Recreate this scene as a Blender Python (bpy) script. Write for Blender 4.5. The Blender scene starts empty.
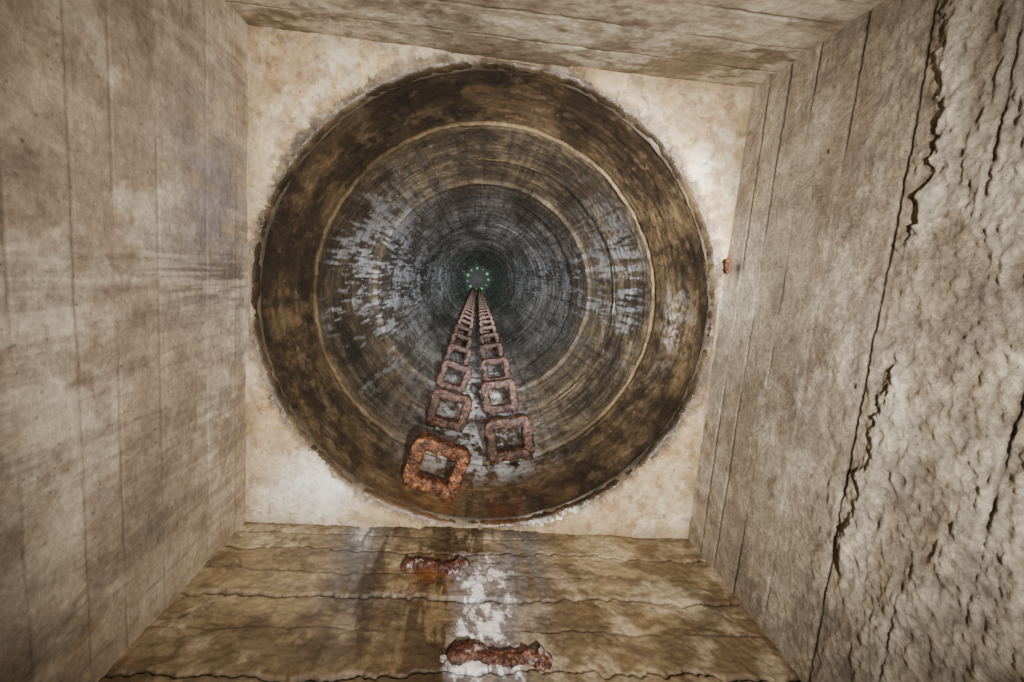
import bpy, math, random
import numpy as np
from mathutils import Matrix, Vector
random.seed(4)
S=0.6/229; CZ=1.0; ZS=CZ+449*S; H=0.610; R=0.598
CAMX,CAMY=-18*S,-31.5*S
ZTOP=ZS+20.0
scene=bpy.context.scene
# ---------------------------------------------------------------- noise
def _h(ix,iy,iz,seed):
    n=(ix*374761393+iy*668265263+iz*1274126177+seed*974634777)&0xffffffff
    n=((n^(n>>13))*1274126177)&0xffffffff
    n=((n^(n>>16))*2246822519)&0xffffffff
    return ((n^(n>>15))&0xffffff)/float(0xffffff)
def vn(x,y,z,seed=0):
    x=np.asarray(x,float);y=np.asarray(y,float);z=np.asarray(z,float)
    x,y,z=np.broadcast_arrays(x,y,z)
    ix=np.floor(x).astype(np.int64);iy=np.floor(y).astype(np.int64);iz=np.floor(z).astype(np.int64)
    fx=x-ix;fy=y-iy;fz=z-iz
    fx=fx*fx*(3-2*fx);fy=fy*fy*(3-2*fy);fz=fz*fz*(3-2*fz)
    r=0
    for a in (0,1):
        for b in (0,1):
            for c in (0,1):
                w=(fx if a else 1-fx)*(fy if b else 1-fy)*(fz if c else 1-fz)
                r=r+w*_h(ix+a,iy+b,iz+c,seed)
    return r
ROT=[]
_rs=np.random.RandomState(3)
for _i in range(8):
    q,_=np.linalg.qr(_rs.randn(3,3));ROT.append(q)
def fbm(x,y,z,oct=4,seed=0,gain=.5):
    x,y,z=np.broadcast_arrays(np.asarray(x,float),np.asarray(y,float),np.asarray(z,float))
    t=0;amp=1;s=0
    for i in range(oct):
        q=ROT[(i+seed)%8]*2**i
        t=t+amp*vn(q[0,0]*x+q[0,1]*y+q[0,2]*z+i*7.3,q[1,0]*x+q[1,1]*y+q[1,2]*z+i*3.1,q[2,0]*x+q[2,1]*y+q[2,2]*z+i*5.7,seed+i)
        s+=amp;amp*=gain
    return t/s
def ss(a,b,x):
    t=np.clip((x-a)/(b-a),0,1);return t*t*(3-2*t)
def g(x,c,w): return np.exp(-((x-c)/w)**2)
def lin(c):
    c=np.array(c,float)/255.0
    return np.where(c<=.04045,c/12.92,((c+.055)/1.055)**2.4)
def mix(A,B,m):
    m=np.clip(m,0,1)[...,None]; return A*(1-m)+np.asarray(B)*m
# ---------------------------------------------------------------- mesh
def grid(name,P,C,Rg,flip=False,wrap=False,mat=None):
    n,m=P.shape[:2]
    me=bpy.data.meshes.new(name)
    idx=np.arange(n*m).reshape(n,m)
    if wrap: idx=np.concatenate([idx,idx[:,:1]],1)
    a=idx[:-1,:-1];b=idx[:-1,1:];c=idx[1:,1:];d=idx[1:,:-1]
    F=np.stack([a,b,c,d] if not flip else [a,d,c,b],-1).reshape(-1,4)
    me.vertices.add(n*m);me.vertices.foreach_set('co',P.reshape(-1).astype(np.float32))
    me.loops.add(F.size);me.loops.foreach_set('vertex_index',F.reshape(-1).astype(np.int32))
    me.polygons.add(len(F));me.polygons.foreach_set('loop_start',np.arange(0,F.size,4,dtype=np.int32))
    me.update(calc_edges=True);me.validate()
    me.polygons.foreach_set('use_smooth',np.ones(len(me.polygons),bool))
    ca=me.color_attributes.new('Col','FLOAT_COLOR','POINT')
    col=np.concatenate([np.clip(C,0.002,.95).reshape(-1,3),np.ones((n*m,1))],1)
    ca.data.foreach_set('color',col.reshape(-1).astype(np.float32))
    ra=me.attributes.new('Rgh','FLOAT','POINT')
    ra.data.foreach_set('value',np.clip(np.broadcast_to(Rg,(n,m)),.12,1).reshape(-1).astype(np.float32))
    o=bpy.data.objects.new(name,me);scene.collection.objects.link(o)
    if mat: me.materials.append(mat)
    return o
def struct(o,label,cat):
    o['kind']='structure';o['label']=label;o['category']=cat
# ---------------------------------------------------------------- materials
def concrete_mat(name,fine=90,bump=.35,var=.35,dist=.004,spec=.4):
    m=bpy.data.materials.new(name);m.use_nodes=True;nt=m.node_tree;N=nt.nodes;L=nt.links
    b=N['Principled BSDF']
    tc=N.new('ShaderNodeTexCoord')
    at=N.new('ShaderNodeAttribute');at.attribute_name='Col'
    ar=N.new('ShaderNodeAttribute');ar.attribute_name='Rgh'
    n1=N.new('ShaderNodeTexNoise');n1.inputs['Scale'].default_value=fine;n1.inputs['Detail'].default_value=8;n1.inputs['Roughness'].default_value=.8
    n2=N.new('ShaderNodeTexNoise');n2.inputs['Scale'].default_value=fine*.22;n2.inputs['Detail'].default_value=8;n2.inputs['Roughness'].default_value=.75
    vo=N.new('ShaderNodeTexVoronoi');vo.inputs['Scale'].default_value=fine*.55
    for n in (n1,n2,vo): L.new(tc.outputs['Object'],n.inputs['Vector'])
    r=N.new('ShaderNodeMapRange');r.inputs['From Min'].default_value=.35;r.inputs['From Max'].default_value=.65
    r.inputs['To Min'].default_value=1-var;r.inputs['To Max'].default_value=1+var
    L.new(n1.outputs['Fac'],r.inputs['Value'])
    r2=N.new('ShaderNodeMapRange');r2.inputs['From Min'].default_value=.35;r2.inputs['From Max'].default_value=.65
    r2.inputs['To Min'].default_value=1-var;r2.inputs['To Max'].default_value=1+var
    L.new(n2.outputs['Fac'],r2.inputs['Value'])
    pr=N.new('ShaderNodeMapRange');pr.inputs['From Min'].default_value=.05;pr.inputs['From Max'].default_value=.16
    pr.inputs['To Min'].default_value=.55;pr.inputs['To Max'].default_value=1
    L.new(vo.outputs['Distance'],pr.inputs['Value'])
    mu=N.new('ShaderNodeMath');mu.operation='MULTIPLY';L.new(r.outputs[0],mu.inputs[0]);L.new(r2.outputs[0],mu.inputs[1])
    mu2=N.new('ShaderNodeMath');mu2.operation='MULTIPLY';L.new(mu.outputs[0],mu2.inputs[0]);L.new(pr.outputs[0],mu2.inputs[1])
    vm=N.new('ShaderNodeVectorMath');vm.operation='SCALE'
    L.new(at.outputs['Color'],vm.inputs[0]);L.new(mu2.outputs[0],vm.inputs['Scale'])
    L.new(vm.outputs[0],b.inputs['Base Color']);L.new(ar.outputs['Fac'],b.inputs['Roughness'])
    ad=N.new('ShaderNodeMath');ad.operation='ADD';L.new(n1.outputs['Fac'],ad.inputs[0]);L.new(n2.outputs['Fac'],ad.inputs[1])
    bp=N.new('ShaderNodeBump');bp.inputs['Strength'].default_value=bump;bp.inputs['Distance'].default_value=dist
    L.new(ad.outputs[0],bp.inputs['Height']);L.new(bp.outputs[0],b.inputs['Normal'])
    b.inputs['Specular IOR Level'].default_value=spec
    return m
M_wall=concrete_mat('board_marked_concrete',90,.6,.24)
M_rough=concrete_mat('coarse_concrete',130,1,.32,.007)
M_shaft=concrete_mat('shaft_concrete',60,.5,.34,.0035,1.0)
M_slab=concrete_mat('slab_concrete',70,.8,.22,.007)
# ---------------------------------------------------------------- walls
def zs_rows(step):
    top=np.arange(ZS+.012,CZ-.15,-step)
    return np.concatenate([top,np.linspace(CZ-.16,-.0,30)])
def seams(hz,a,lst,seed,wob=.006,w=.0025,jag=.5,lo=.15):
    out=np.zeros_like(hz);bi=np.zeros_like(hz)
    for i,s in enumerate(lst):
        c=s+(fbm(a*5,0*a+s*31,0*a,4,seed+i)-.5)*2*wob+(fbm(a*60,0*a+s*9,0*a,3,seed+i+9)-.5)*wob*jag
        fade=lo+(1-lo)*ss(.35,.6,fbm(a*4,0*a+i*5.5,0*a,3,seed+40+i))
        out=np.maximum(out,g(hz,c,w*(.5+fade*.6))*fade)
        bi=bi+ss(-.002,.002,hz-c)*(_h(np.int64(i),np.int64(3),np.int64(7),seed)-.5)*2
    return out,bi
# LEFT (negative X)
zz=zs_rows(.0033);yy=np.arange(-H-.01,H+.011,.0036)
Z,A=np.meshgrid(zz,yy,indexing='ij');hz=ZS-Z
sm,bi=seams(hz,A,[.05,.168,.312,.411,.485,.579,.70,.82],10,.002,.0018,.2)
grain=fbm(A*9,hz*60,0*A,4,21)-.5
blot=fbm(A*10,hz*10,0*A,6,23,.7)
d=bi*.001-sm*.0018+grain*.001+(blot-.5)*.006
C=np.broadcast_to(lin([174,158,135]),Z.shape+(3,)).copy()
C=mix(C,lin([140,124,106]),ss(.42,.58,fbm(A*2.6,hz*3,0*A,7,31,.7))*.75)
C=mix(C,lin([202,190,169]),ss(.50,.62,fbm(A*5,hz*4,0*A+9,7,36,.7))*.6)
C=mix(C,lin([104,91,76]),ss(.53,.62,blot)*.35)
st=fbm(A*60,hz*5,0*A+3,6,33,.65)
C=mix(C,lin([104,92,84]),ss(.50,.60,st)*.4*ss(.4,.6,fbm(A*4,hz*3,0*A,3,34)))
C=mix(C,lin([130,121,124]),(g(A,-.20,.24)*g(hz,.12,.16))*.85*ss(.35,.55,fbm(A*24,hz*10,0*A,6,35,.7)))
C=mix(C,lin([80,71,64]),g(A,-.03,.07)*ss(.47,.57,fbm(A*90,hz*4,0*A+5,5,37,.6))*.75*ss(.6,.1,hz))
C=mix(C,lin([112,92,64]),ss(.3,.6,A)*.55*ss(.4,.6,fbm(A*6,hz*6,0*A,6,38,.7)))
C=mix(C,lin([88,80,70]),g(A,.42,.10)*g(hz,.33,.10)*.5)
C=mix(C,lin([70,61,48]),ss(.3,.62,-A)*ss(.2,.6,hz)*.6)  # vignette painted into the colour towards the negative-Y lower corner
C=mix(C,lin([70,62,52]),ss(.48,.66,hz)*.5)  # light falloff towards the camera side, painted as darker colour
C=mix(C,lin([215,206,192]),g(A,.1,.16)*ss(.045,.0,hz)*.6*ss(.35,.6,fbm(A*30,hz*30,0*A,3,39)))
C=mix(C,lin([84,76,64]),sm*.5)
C=C*(1+.07*bi[...,None])*(1+.25*grain[...,None])
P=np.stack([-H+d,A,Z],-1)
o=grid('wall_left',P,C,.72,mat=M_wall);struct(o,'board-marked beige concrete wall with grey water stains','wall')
# RIGHT (positive X)
zz=zs_rows(.0028);yy=np.arange(-H-.01,H+.011,.003)
Z,A=np.meshgrid(zz,yy,indexing='ij');hz=ZS-Z
sm,bi=seams(hz,A,[.07,.14,.23,.34,.475,.60,.69,.79],50,.004,.0028)
rough=ss(.30,.62,hz+.10*(fbm(A*3,hz*3,0*A,3,52)-.5))
grain=fbm(A*6,hz*55,0*A,4,51)-.5
lump=fbm(A*50,hz*60,0*A,4,53,.6)-.5
coarse=fbm(A*120,hz*130,0*A,3,54)-.5
rc=.52+(fbm(A*9,0*A,0*A,6,55,.65)-.5)*.11
blk=ss(.34,.50,fbm(A*6,0*hz,0*A+2,4,156))*ss(.45,.3,A)*(.6+.4*ss(.4,.6,fbm(A*20,0*A,0*A,3,159)))
rn=fbm(A*38,hz*38,0*A,5,57,.65)
rw=(rn-.5)*.06
ridge=ss(-.022,-.006,hz-rc+rw)*ss(.030,.008,hz-rc+rw)*blk
rc2=.70+(fbm(A*6,0*A+4,0*A,4,58)-.5)*.05
ridge2=ss(.0,.03,hz-rc2)*(.4+fbm(A*14,hz*10,0*A,4,59))
patch=ss(.5,.6,fbm(A*5,hz*14,0*A+7,5,158,.6))*rough
d=bi*.0018-sm*.0042+grain*.0015+lump*.0055*rough+lump*.0025+coarse*.0065*(.25+.8*rough)+ridge*.009*(.4+rn)+patch*.004+ridge2*.004+(fbm(A*4,hz*3,0*A,4,60)-.5)*.008
C=np.broadcast_to(lin([174,160,139]),Z.shape+(3,)).copy()
C=mix(C,lin([138,123,104]),ss(.4,.60,fbm(A*3,hz*5,0*A,7,61,.7))*.75)
C=mix(C,lin([126,115,106]),ss(.5,.64,fbm(A*7,hz*16,0*A,6,62,.65))*.45)
C=mix(C,lin([202,191,173]),ss(.50,.62,fbm(A*8,hz*11,0*A+8,6,63,.7))*.6)
C=mix(C,lin([100,87,72]),ss(.53,.63,fbm(A*14,hz*14,0*A+3,6,66,.7))*.35)
C=mix(C,lin([196,184,160]),g(hz,.12,.12)*g(A,-.15,.3)*.3)
C=mix(C,lin([70,60,50]),sm*.75)
C=mix(C,lin([220,209,190]),np.clip(ridge,0,1)*.6)
C=mix(C,lin([214,204,186]),patch*.4)
C=mix(C,lin([72,60,48]),np.exp(-(((hz-rc+rw)+.022)/.006)**2)*blk*.5)
C=mix(C,lin([130,78,42]),g(A,-.17,.04)*g(hz,.01,.02)*.9)
C=mix(C,lin([50,38,30]),g(A,-.16,.018)*g(hz,.055,.018)*.95)
for (pa,ph_,pr_) in ((.05,.46,.006),(.24,.40,.005),(-.38,.30,.005),(-.2,.36,.004),(-.31,.56,.006),(.0,.33,.003),(.33,.47,.004)):
    C=mix(C,lin([40,34,28]),ss(pr_,pr_*.5,np.hypot(A-pa,(hz-ph_)*1.3)+(lump*.006)))
C=C*(1+1.1*lump[...,None]*(.3+.7*rough[...,None]))
P=np.stack([H-d,A,Z],-1)
o=grid('wall_right',P,C,.85,flip=True,mat=M_rough);struct(o,'rough taupe concrete wall with crumbling board ridges','wall')
# BOTTOM of the picture (positive Y) : carries old step stubs
zz=zs_rows(.003);xx=np.arange(-H-.01,H+.011,.0033)
Z,A=np.meshgrid(zz,xx,indexing='ij');hz=ZS-Z
sm,bi=seams(hz,A,[.105,.265,.457,.62],80,.026,.0034,1.0,.5)
sm2,_=seams(hz,A,[.04,.19,.36],90,.012,.0018,.9)
grain=fbm(A*7,hz*50,0*A,4,81)-.5
blot=fbm(A*13,hz*15,0*A,6,82,.7)
d=bi*.004-sm*.012-sm2*.003+grain*.002+(blot-.5)*.018+(fbm(A*70,hz*70,0*A,3,83)-.5)*.004
C=np.broadcast_to(lin([152,132,102]),Z.shape+(3,)).copy()
C=mix(C,lin([98,80,56]),ss(.4,.58,fbm(A*4,hz*6,0*A,7,84,.7))*.85)
C=mix(C,lin([194,177,148]),ss(.50,.62,fbm(A*6,hz*7,0*A+4,7,85,.7))*.55)
C=mix(C,lin([72,57,39]),ss(.53,.62,blot)*.5)
gb=(g(A,-.30+.1*hz,.06)+g(A,.12,.055)*.9)
C=mix(C,lin([104,103,106]),gb*ss(.55,.0,hz)*ss(.30,.48,fbm(A*40,hz*5,0*A,5,86,.6)))
C=mix(C,lin([48,34,23]),g(A,-.05,.14)*ss(.42,.54,fbm(A*34,hz*6,0*A+6,6,88,.65))*.85)
C=mix(C,lin([50,37,26]),g(A,-.24,.055)*ss(.44,.56,fbm(A*26,hz*6,0*A+16,6,188,.65))*.7)
C=mix(C,lin([112,62,32]),g(A,-.09,.08)*g(hz,.19,.06)*ss(.46,.58,fbm(A*50,hz*30,0*A,5,87,.6))*.7)
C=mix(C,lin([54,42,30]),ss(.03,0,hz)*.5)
wf=fbm(A*34,hz*18,0*A+1,7,89,.74)
ax=.015+.06*(fbm(hz*9,0*A,0*A,3,77)-.5)+.03*hz
wm=g(A,ax,.08)*ss(.05,.14,hz)
C=mix(C,lin([136,128,130]),ss(.25,.45,wm*wf*1.6)*.5)
C=mix(C,lin([228,222,222]),ss(.50,.58,(wm*.5+.5)*wf*1.09)*ss(.1,.4,wm)*.95)
wm3=np.exp(-((A-.045)/.13)**2)*g(hz,.43,.06)
C=mix(C,lin([224,218,220]),ss(.46,.54,(wm3*.5+.5)*wf*1.1)*ss(.1,.4,wm3))
C=mix(C,lin([218,214,210]),g(A,-.295,.024)*ss(.14,.0,hz)*ss(.42,.55,fbm(A*50,hz*10,0*A,5,79,.6)))
C=mix(C,lin([34,26,19]),sm*.9);C=mix(C,lin([58,46,34]),sm2*.7)
rg=.50-.32*g(A,-.03,.33)+.35*(blot-.5)
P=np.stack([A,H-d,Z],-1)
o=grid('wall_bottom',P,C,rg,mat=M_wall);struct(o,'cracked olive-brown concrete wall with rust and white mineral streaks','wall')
# TOP of the picture (negative Y)
zz=zs_rows(.0035);xx=np.arange(-H-.01,H+.011,.0036)
Z,A=np.meshgrid(zz,xx,indexing='ij');hz=ZS-Z
sm,bi=seams(hz,A,[.09,.195,.29,.4,.52],120,.006,.0022)
grain=fbm(A*7,hz*60,0*A,4,121)-.5
blot=fbm(A*12,hz*16,0*A,6,122,.7)
d=bi*.002-sm*.004+grain*.002+(blot-.5)*.010
C=np.broadcast_to(lin([160,147,126]),Z.shape+(3,)).copy()
C=mix(C,lin([108,94,76]),ss(.4,.60,fbm(A*4,hz*9,0*A,7,124,.7))*.75)
C=mix(C,lin([198,187,166]),ss(.50,.62,fbm(A*6,hz*12,0*A+3,6,125,.7))*.7)
C=mix(C,lin([76,61,46]),ss(.53,.62,blot)*.5)
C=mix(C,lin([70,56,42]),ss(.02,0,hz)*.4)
C=mix(C,lin([60,48,38]),sm*.8)
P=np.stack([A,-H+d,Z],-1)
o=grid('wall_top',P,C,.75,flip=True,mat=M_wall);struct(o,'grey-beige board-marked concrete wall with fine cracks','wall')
# FLOOR
xx=np.linspace(-H-.02,H+.02,60)
X,Y=np.meshgrid(xx,xx,indexing='ij')
P=np.stack([X,Y,(fbm(X*6,Y*6,0*X,4,140)-.5)*.02],-1)
C=mix(np.broadcast_to(lin([92,82,66]),X.shape+(3,)).copy(),lin([60,50,40]),fbm(X*5,Y*5,0*X,4,141))
o=grid('floor',P,C,.5,flip=True,mat=M_wall);struct(o,'damp grey-brown concrete chamber floor','floor')
# CEILING slab with ragged round opening
nt=1440;nr=90
th=np.linspace(0,2*np.pi,nt,endpoint=False)
cx,cy=np.cos(th),np.sin(th)
ri=.622+(fbm(cx*3+9,cy*3+9,0*cx,4,150,.6)-.5)*.06+(fbm(cx*24,cy*24,0*cx,5,151,.7)-.5)*.045
ri=np.maximum(ri,R+.005)
sq=1/np.maximum(np.abs(cx),np.abs(cy))
ri=np.minimum(ri,(H-.002)*sq)
ro=(H+.03)*sq
T=np.linspace(0,1,nr)**1.3
RR=ri[None]*(1-T[:,None])+ro[None]*T[:,None]
X=RR*cx;Y=RR*cy
edge=RR-ri[None]
Z=ZS-(fbm(X*7,Y*7,0*X,4,152)-.5)*.012-(fbm(X*60,Y*60,0*X,3,153)-.5)*.005+.016*np.exp(-edge/.005)
C=np.broadcast_to(lin([200,182,150]),X.shape+(3,)).copy()
C=mix(C,lin([176,150,114]),ss(.42,.58,fbm(X*7,Y*7,0*X,7,154,.72))*.75)
C=mix(C,lin([226,217,200]),ss(.5,.62,fbm(X*9,Y*9,0*X+4,7,155,.72))*.6)
C=mix(C,lin([122,94,64]),ss(.55,.62,fbm(X*30,Y*30,0*X+2,6,157,.7))*.5)
C=mix(C,lin([140,112,78]),np.exp(-edge/.015)*.5*ss(.3,.6,fbm(X*14,Y*14,0*X,5,156)))
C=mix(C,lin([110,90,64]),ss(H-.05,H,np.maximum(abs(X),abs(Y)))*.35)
C=mix(C,lin([246,244,240]),g(X,-.43,.10)*g(Y,.50,.07)*.9)  # brightest lit corner of the slab, painted as a near-white patch
o=grid('ceiling',np.stack([X,Y,Z],-1),C,.8,wrap=True,mat=M_slab);struct(o,'cream concrete ceiling slab with ragged round opening','ceiling')
# mortar collar between slab and pipe
nr=44;T=np.linspace(0,1,nr)
RR=(ri+.012)[None]*(1-T[:,None])+(R-.001)*T[:,None]
X=RR*cx;Y=RR*cy
Z=ZS+.010+.035*T[:,None]**2-(fbm(X*25,Y*25,0*X,5,160,.65)-.5)*.022
C=np.broadcast_to(lin([120,103,78]),X.shape+(3,)).copy()
C=mix(C,lin([74,60,42]),ss(.4,.58,fbm(X*12,Y*12,0*X,6,161,.7)))
C=mix(C,lin([160,147,124]),ss(.52,.62,fbm(X*18,Y*18,0*X+3,6,162,.7))*.6)
C=mix(C,lin([44,34,22]),T[:,None]**2.5*.95)  # inner edge painted dark to subdue the light it catches from below
C=mix(C,lin([225,222,216]),(g(th,1.20,.16)[None]*ss(.44,.52,fbm(X*26,Y*26,0*X,5,163,.7)))*(1-T[:,None]**3))
o=grid('trim_1',np.stack([X,Y,Z],-1),C,.7,wrap=True,mat=M_shaft);struct(o,'crumbling brown mortar collar around the shaft mouth','mortar collar')
# SHAFT
nt=600;rows=[ZS+.020]
while rows[-1]<ZTOP:
    h=rows[-1]-ZS; rows.append(rows[-1]+max(.0045,.0045*(1+h)**1.35 if h>1 else .0045))
zr=np.array(rows);th=np.linspace(0,2*np.pi,nt,endpoint=False)
Z,TH=np.meshgrid(zr,th,indexing='ij');h=Z-ZS;cx=np.cos(TH);cy=np.sin(TH)
joint=np.zeros_like(h);lip=np.zeros_like(h);jd=np.zeros_like(h)
for k in range(44):
    c=.445+.47*k
    wd=.004*(1+.16*k)
    cc=c+(fbm(cx*3,cy*3,0*cx+k,5,170)-.5)*.014
    strg=(1,.8,.4,.8)[k] if k<4 else .45
    brk=.2+.8*ss(.42,.6,fbm(cx*9,cy*9,0*cx+k*3,5,270,.6))
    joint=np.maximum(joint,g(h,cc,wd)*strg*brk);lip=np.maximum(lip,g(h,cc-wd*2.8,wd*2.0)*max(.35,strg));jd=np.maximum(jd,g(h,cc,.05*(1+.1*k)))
secid=np.floor((h-.445)/.47)
rj=(_h(secid.astype(np.int64)+50,np.int64(1),np.int64(2),7)-.5)
blot=fbm(cx*9,cy*9,h*9,6,171,.65)
rib=fbm(cx*1.5,cy*1.5,h*38,4,193)-.5
rib2=fbm(cx*1.2,cy*1.2,h*12,4,194)-.5
rr=R+rj*.018-joint*.006+lip*.007+(blot-.5)*.014+(fbm(cx*40,cy*40,h*40,3,172)-.5)*.004+rib*.004+.012*np.exp(-(h-.02)/.006)
s1=h<.445
ang=np.degrees(np.arctan2(cx,cy))
cc3=lambda c:np.broadcast_to(lin(c),h.shape+(3,)).copy()
base1=mix(cc3([102,84,58]),lin([58,46,31]),ss(.40,.58,fbm(cx*3.5,cy*3.5,h*5,7,173,.7)))
base1=mix(base1,lin([140,120,92]),ss(.56,.66,fbm(cx*12,cy*12,h*14,6,174,.7))*.4)
base1=mix(base1,lin([34,26,17]),ss(.53,.64,fbm(cx*16,cy*16,h*5,6,175,.7))*.6)
base1=mix(base1,lin([36,28,18]),ss(.12,.03,h)*.5)  # shaft base colour darkened to hide the bright lit rim
base1=mix(base1,lin([176,168,158]),g(np.abs(ang-88),0,10)*g(h,.25,.09)*ss(.45,.6,fbm(cx*24,cy*24,h*24,5,191,.7)))
base2=mix(cc3([116,102,80]),lin([74,63,48]),ss(.40,.60,fbm(cx*3.5,cy*3.5,h*3,7,176,.7)))
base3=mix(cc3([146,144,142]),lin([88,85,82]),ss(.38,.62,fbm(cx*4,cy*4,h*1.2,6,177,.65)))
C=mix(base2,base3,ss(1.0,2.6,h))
C=np.where(s1[...,None],base1,C)
C=C*((1+.4*rj)*(1+1.8*np.where(s1,.4,1)*rib)*(1+1.1*rib2))[...,None]
streak=fbm(cx*36,cy*36,h*1.2,6,178,.6)
C=mix(C,lin([46,39,32]),ss(.53,.62,streak)*.55*ss(.4,.6,h))
wl=np.exp(-((ang+88)/36)**2);wr=np.exp(-((ang-100)/26)**2)
wn=ss(.49,.57,fbm(cx*44,cy*44,h*5,7,179,.65)*.65+fbm(cx*5,cy*5,h*3,4,192)*.35)
C=mix(C,lin([212,215,222]),(wl+.6*wr)*wn*ss(.42,.7,h)*.9)
wn2=ss(.42,.54,fbm(cx*20,cy*20,h*14,7,180,.7))
C=mix(C,lin([230,231,236]),np.exp(-(ang/20)**2)*wn2*ss(.22,.42,h)*ss(4,2,h)*.95)
C=mix(C,lin([104,58,30]),np.exp(-((ang)/26)**2)*ss(.35,.0,h)*ss(.42,.56,fbm(cx*18,cy*18,h*7,6,181,.7))*.6)
C=mix(C,lin([140,121,90]),joint*.7)
C=mix(C,lin([112,92,64]),jd*.35*ss(.45,.58,fbm(cx*18,cy*18,h*12,6,190,.7))*ss(3,1,h))
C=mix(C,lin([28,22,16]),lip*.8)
rg=np.where(s1,.22,.24)+.5*(fbm(cx*12,cy*12,h*12,6,183,.65)-.47)
o=grid('wall_shaft',np.stack([rr*cx,rr*cy,Z],-1),C,rg,wrap=True,flip=True,mat=M_shaft);struct(o,'round wet brown-grey concrete shaft of stacked precast rings','shaft wall')
# ---------------------------------------------------------------- rust
def rust_mat(name,c1,c2,c3,white=.0):
    m=bpy.data.materials.new(name);m.use_nodes=True;nt=m.node_tree;N=nt.nodes;L=nt.links
    b=N['Principled BSDF'];tc=N.new('ShaderNodeTexCoord')
    n=N.new('ShaderNodeTexNoise');n.inputs['Scale'].default_value=55;n.inputs['Detail'].default_value=8;n.inputs['Roughness'].default_value=.75
    L.new(tc.outputs['Object'],n.inputs['Vector'])
    cr=N.new('ShaderNodeValToRGB');e=cr.color_ramp.elements
    e[0].position=.40;e[0].color=(*lin(c1),1);e[1].position=.66;e[1].color=(*lin(c3),1)
    k=e.new(.53);k.color=(*lin(c2),1)
    L.new(n.outputs['Fac'],cr.inputs[0])
    n2=N.new('ShaderNodeTexNoise');n2.inputs['Scale'].default_value=30;n2.inputs['Detail'].default_value=8;n2.inputs['Roughness'].default_value=.7
    mp=N.new('ShaderNodeMapping');mp.inputs['Location'].default_value=(3,1,7)
    L.new(tc.outputs['Object'],mp.inputs[0]);L.new(mp.outputs[0],n2.inputs['Vector'])
    mr=N.new('ShaderNodeMapRange');mr.inputs['From Min'].default_value=.66-white*.25;mr.inputs['From Max'].default_value=.74-white*.25
    L.new(n2.outputs['Fac'],mr.inputs['Value'])
    mx=N.new('ShaderNodeMix');mx.data_type='RGBA';L.new(mr.outputs[0],mx.inputs['Factor'])
    L.new(cr.outputs[0],mx.inputs['A']);mx.inputs['B'].default_value=(*lin([186,176,174]),1)
    L.new(mx.outputs['Result'],b.inputs['Base Color'])
    b.inputs['Roughness'].default_value=.5
    n3=N.new('ShaderNodeTexNoise');n3.inputs['Scale'].default_value=130;n3.inputs['Detail'].default_value=6
    L.new(tc.outputs['Object'],n3.inputs['Vector'])
    bp=N.new('ShaderNodeBump');bp.inputs['Strength'].default_value=1;bp.inputs['Distance'].default_value=.006
    L.new(n3.outputs['Fac'],bp.inputs['Height']);L.new(bp.outputs[0],b.inputs['Normal'])
    return m
M_or=rust_mat('orange_rust',[36,20,12],[96,55,30],[180,122,74])
M_pu=rust_mat('dark_rust',[26,16,12],[68,43,32],[136,98,78],.0)
M_wh=rust_mat('rust_with_deposit',[34,18,12],[82,44,29],[128,86,66],.50)
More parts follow.
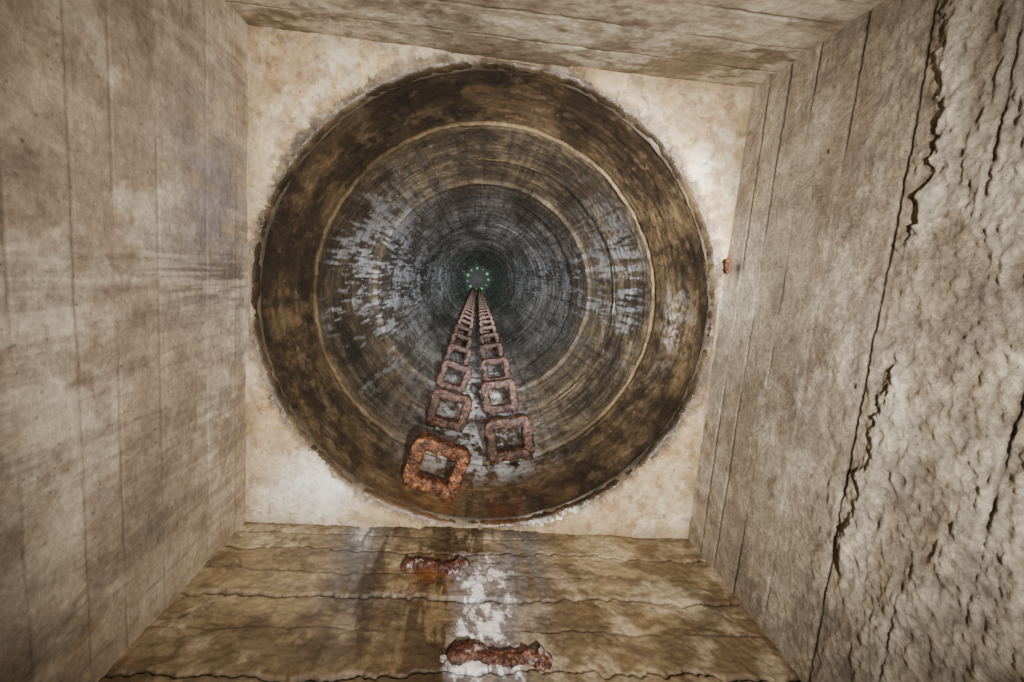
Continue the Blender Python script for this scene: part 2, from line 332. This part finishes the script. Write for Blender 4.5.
# ---------------------------------------------------------------- step iron
def frame_mesh(name,seed,mat,n=160,k=20,w=.089,l=.083,rc=.020,bt=.0205,bh=.027,amp=.0055):
    hw,hl=w-bt,l-bt
    segs=[((hw-rc),(hl-rc),0),(-(hw-rc),(hl-rc),90),(-(hw-rc),-(hl-rc),180),((hw-rc),-(hl-rc),270)]
    poly=[]
    for x,y,a0 in segs:
        for i in range(9):
            a=math.radians(a0+i*90/8);poly.append((x+rc*math.cos(a),y+rc*math.sin(a)))
    poly=np.array(poly+[poly[0]]);sl=np.hypot(*np.diff(poly,axis=0).T);cs=np.concatenate([[0],np.cumsum(sl)])
    t=np.linspace(0,cs[-1],n,endpoint=False)
    px=np.interp(t,cs,poly[:,0]);py=np.interp(t,cs,poly[:,1])
    tx=np.roll(px,-1)-np.roll(px,1);ty=np.roll(py,-1)-np.roll(py,1);q=np.hypot(tx,ty);nx,ny=ty/q,-tx/q
    ph=np.linspace(0,2*np.pi,k,endpoint=False)
    ca,sa=np.cos(ph),np.sin(ph)
    sx=np.sign(ca)*np.abs(ca)**.45;sz=np.sign(sa)*np.abs(sa)**.45
    cornr=(np.abs(px)/hw*np.abs(py)/hl)[:,None]**6
    bto=bt*(1+.25*cornr*(sx>0))
    PX=px[:,None]+nx[:,None]*sx*bto;PY=py[:,None]+ny[:,None]*sx*bto;PZ=np.zeros((n,1))+sz*bh
    dn=(fbm(PX*40,PY*40,PZ*40,4,seed)-.5)*2*amp+(fbm(PX*130,PY*130,PZ*130,2,seed+5)-.5)*amp*.8
    PX=PX+nx[:,None]*sx*dn;PY=PY+ny[:,None]*sx*dn;PZ=PZ+sz*dn*1.2+(fbm(PX*9,PY*9,0*PX,2,seed+8)-.5)*.008
    P=np.stack([PX,PY,PZ],-1).reshape(-1,3)
    V=P.tolist();F=[]
    for i in range(n):
        for j in range(k):
            F.append((i*k+j,((i+1)%n)*k+j,((i+1)%n)*k+(j+1)%k,i*k+(j+1)%k))
    for sx0 in (-1,1):
        b0=len(V);rows=7
        for i in range(rows):
            y=l-.03+i*.011
            for j in range(12):
                a=2*math.pi*j/12
                r=.016+random.uniform(-.002,.002)
                V.append((sx0*(w-.024)+r*math.cos(a),y,r*.9*math.sin(a)))
        for i in range(rows-1):
            for j in range(12):
                F.append((b0+i*12+j,b0+i*12+(j+1)%12,b0+(i+1)*12+(j+1)%12,b0+(i+1)*12+j))
        F.append(tuple(b0+(rows-1)*12+j for j in range(12)));F.append(tuple(b0+j for j in reversed(range(12))))
    me=bpy.data.meshes.new(name);me.from_pydata(V,[],F);me.update()
    import bmesh
    bm=bmesh.new();bm.from_mesh(me);bmesh.ops.recalc_face_normals(bm,faces=bm.faces);bm.to_mesh(me);bm.free()
    for p in me.polygons:p.use_smooth=True
    me.materials.append(mat);return me
m_or=frame_mesh('step_iron_a',201,M_or,n=220,k=26)
var=[frame_mesh('step_iron_v%d'%i,210+i*13,M_pu,n=150,k=18) for i in range(4)]
far=[frame_mesh('step_iron_f%d'%i,260+i*13,M_pu,n=60,k=8) for i in range(2)]
for side,ang0,z0 in ((-1,-14.0,505),(1,13.0,616)):
    z=CZ+z0*S;i=0
    while z<ZTOP-.6:
        if side==-1 and i==0: me=m_or
        elif i<8: me=var[(i+(side>0)*2)%4]
        else: me=far[i%2]
        o=bpy.data.objects.new('step_iron',me);scene.collection.objects.link(o)
        a=math.radians(ang0+random.uniform(-.7,.7)-(side<0)*min(i,4)*.8)
        rad=R-.083-.006
        o.location=(math.sin(a)*rad,math.cos(a)*rad,z)
        o.rotation_euler=(math.radians(random.uniform(-6,3)),math.radians(random.uniform(-4,4)),-a+math.radians(random.uniform(-3,3)))
        o['category']='step iron'
        o['group']='rusted step irons climbing the shaft'
        o['label']=('orange-brown rusted square step iron just inside the shaft mouth' if me is m_or else
                    'dark purplish-brown corroded square step iron fixed to shaft wall')
        z+=.64 if i else .60; i+=1
# ---------------------------------------------------------------- broken step stubs on the wall
def stub_mesh(name,L,hh,dd,seed,mat,mid=.40):
    n,k=150,34
    t=np.linspace(-1,1,n)[:,None];ph=np.linspace(0,2*np.pi,k,endpoint=False)[None]
    env=(1-np.abs(t)**6)**.5
    hump=mid+(1-mid)*np.abs(t)**1.6
    X=t*L+0*ph;ca=np.cos(ph);sa=np.sin(ph)
    Zz=sa*hh*env*hump*(1+(fbm(t*5+seed,0*t,0*t,3,seed)-.5)*1.6)+(fbm(t*3,0*t+4,0*t,3,seed+1)-.5)*.04
    Yy=-ca*dd*env*(.5+.5*hump)*(1+(fbm(t*6,0*t+8,0*t,3,seed+2)-.5)*1.3)
    dn=1+(fbm(X*70,Yy*70,Zz*70,5,seed+3,.65)-.5)*1.3
    P=np.stack([X,Yy*dn,Zz*dn],-1)
    V=P.reshape(-1,3).tolist();F=[]
    for i in range(n-1):
        for j in range(k):F.append((i*k+j,i*k+(j+1)%k,(i+1)*k+(j+1)%k,(i+1)*k+j))
    F.append(tuple(range(k)));F.append(tuple(reversed(range((n-1)*k,n*k))))
    me=bpy.data.meshes.new(name);me.from_pydata(V,[],F);me.update()
    for p in me.polygons:p.use_smooth=True
    me.materials.append(mat);return me
for (x,hz_,L,hh,dd,sd,mt,lb,rot) in ((-.096,.165,.082,.028,.014,300,M_wh,'broken rusted step iron remnant crusted into cracked wall',-3),
                              (.045,.425,.098,.030,.015,320,M_wh,'rusted step iron stub crusted with white mineral deposit',4)):
    o=bpy.data.objects.new('broken_step_iron',stub_mesh('broken_step_iron',L,hh,dd,sd,mt));scene.collection.objects.link(o)
    o.location=(x,H-.005,ZS-hz_);o.rotation_euler=(0,math.radians(rot),0)
    o['label']=lb;o['category']='step iron stub';o['group']='broken step iron stubs in the chamber wall'
o=bpy.data.objects.new('rusted_rod_end',stub_mesh('rusted_rod_end',.02,.008,.007,350,M_or));scene.collection.objects.link(o)
o.location=(H-.008,-.165,ZS-.016);o.rotation_euler=(.3,0,1.4);o['label']='orange rusted reinforcement rod end in broken slab edge';o['category']='rod'
# ---------------------------------------------------------------- cover
import bmesh
def disc(name,r,dep,seg,mat,bev=0):
    bm=bmesh.new();bmesh.ops.create_cone(bm,cap_ends=True,segments=seg,radius1=r,radius2=r,depth=dep)
    if bev: bmesh.ops.bevel(bm,geom=[e for e in bm.edges if len(e.link_faces)==2 and any(len(f.verts)>4 for f in e.link_faces)],offset=bev,segments=2,affect='EDGES')
    me=bpy.data.meshes.new(name);bm.to_mesh(me);bm.free();me.materials.append(mat)
    o=bpy.data.objects.new(name,me);scene.collection.objects.link(o);return o
M_ir=rust_mat('cast_iron',[8,8,8],[16,16,15],[30,28,26])
M_gr=bpy.data.materials.new('green_daylight');M_gr.use_nodes=True;b=M_gr.node_tree.nodes['Principled BSDF']
b.inputs['Base Color'].default_value=(.02,.2,.05,1);b.inputs['Emission Color'].default_value=(.02,.45,.11,1);b.inputs['Emission Strength'].default_value=1.2
cov=disc('manhole_cover',R+.03,.06,64,M_ir,.01);cov.location=(0,0,ZTOP-.02)
cov['label']='dark iron manhole cover with ring of green-lit vent holes';cov['category']='manhole cover'
for i in range(11):
    a=2*math.pi*i/11
    hme=disc('vent_hole',(.05,.03,.06,.04)[i%4],.012,16,M_gr);hme.parent=cov;hme.location=(.48*math.cos(a),.48*math.sin(a),-.033)
# ---------------------------------------------------------------- camera
Zc=Vector((-35,-64,455)).normalized()
Xc=Vector((.994,.0715,.087));Xc=(Xc-Zc*Xc.dot(Zc)).normalized();Yc=Zc.cross(Xc)
cr=Vector((Xc.x,Yc.x,Zc.x));cd=Vector((Xc.y,Yc.y,Zc.y));cf=Vector((Xc.z,Yc.z,Zc.z))
up=-cd;bk=-cf
Mx=Matrix(((cr.x,up.x,bk.x,CAMX),(cr.y,up.y,bk.y,CAMY),(cr.z,up.z,bk.z,CZ),(0,0,0,1)))
cam=bpy.data.cameras.new('camera');cam.lens=16;cam.sensor_width=36;cam.clip_start=.01;cam.clip_end=100
co=bpy.data.objects.new('camera',cam);scene.collection.objects.link(co);co.matrix_world=Mx;scene.camera=co
# ---------------------------------------------------------------- lights
def spot(name,loc,tgt,e,ang,blend,rad,col):
    l=bpy.data.lights.new(name,'SPOT');l.energy=e;l.spot_size=math.radians(ang);l.spot_blend=blend;l.shadow_soft_size=rad;l.color=col
    o=bpy.data.objects.new(name,l);scene.collection.objects.link(o);o.location=loc
    o.rotation_euler=(Vector(tgt)-Vector(loc)).to_track_quat('-Z','Y').to_euler();return o
spot('flood_lamp',(.12,-.10,CZ-.38),(.05,.0,ZS),275,88,1,.015,(1,.95,.87))
spot('shaft_fill_beam',(.28,-.16,CZ-.1),(0,0,ZS+4),1000,42,.9,.012,(.98,.98,1))  # added fill spot, brightens the shaft walls above the mouth
spot('far_fill_beam',(.20,-.12,CZ-.1),(0,0,ZS+9),8500,15,1,.012,(.97,.98,1))  # added narrow fill spot, lifts the deep end of the shaft
w=bpy.data.worlds.new('world');scene.world=w;w.use_nodes=True
w.node_tree.nodes['Background'].inputs[0].default_value=(.02,.02,.022,1)
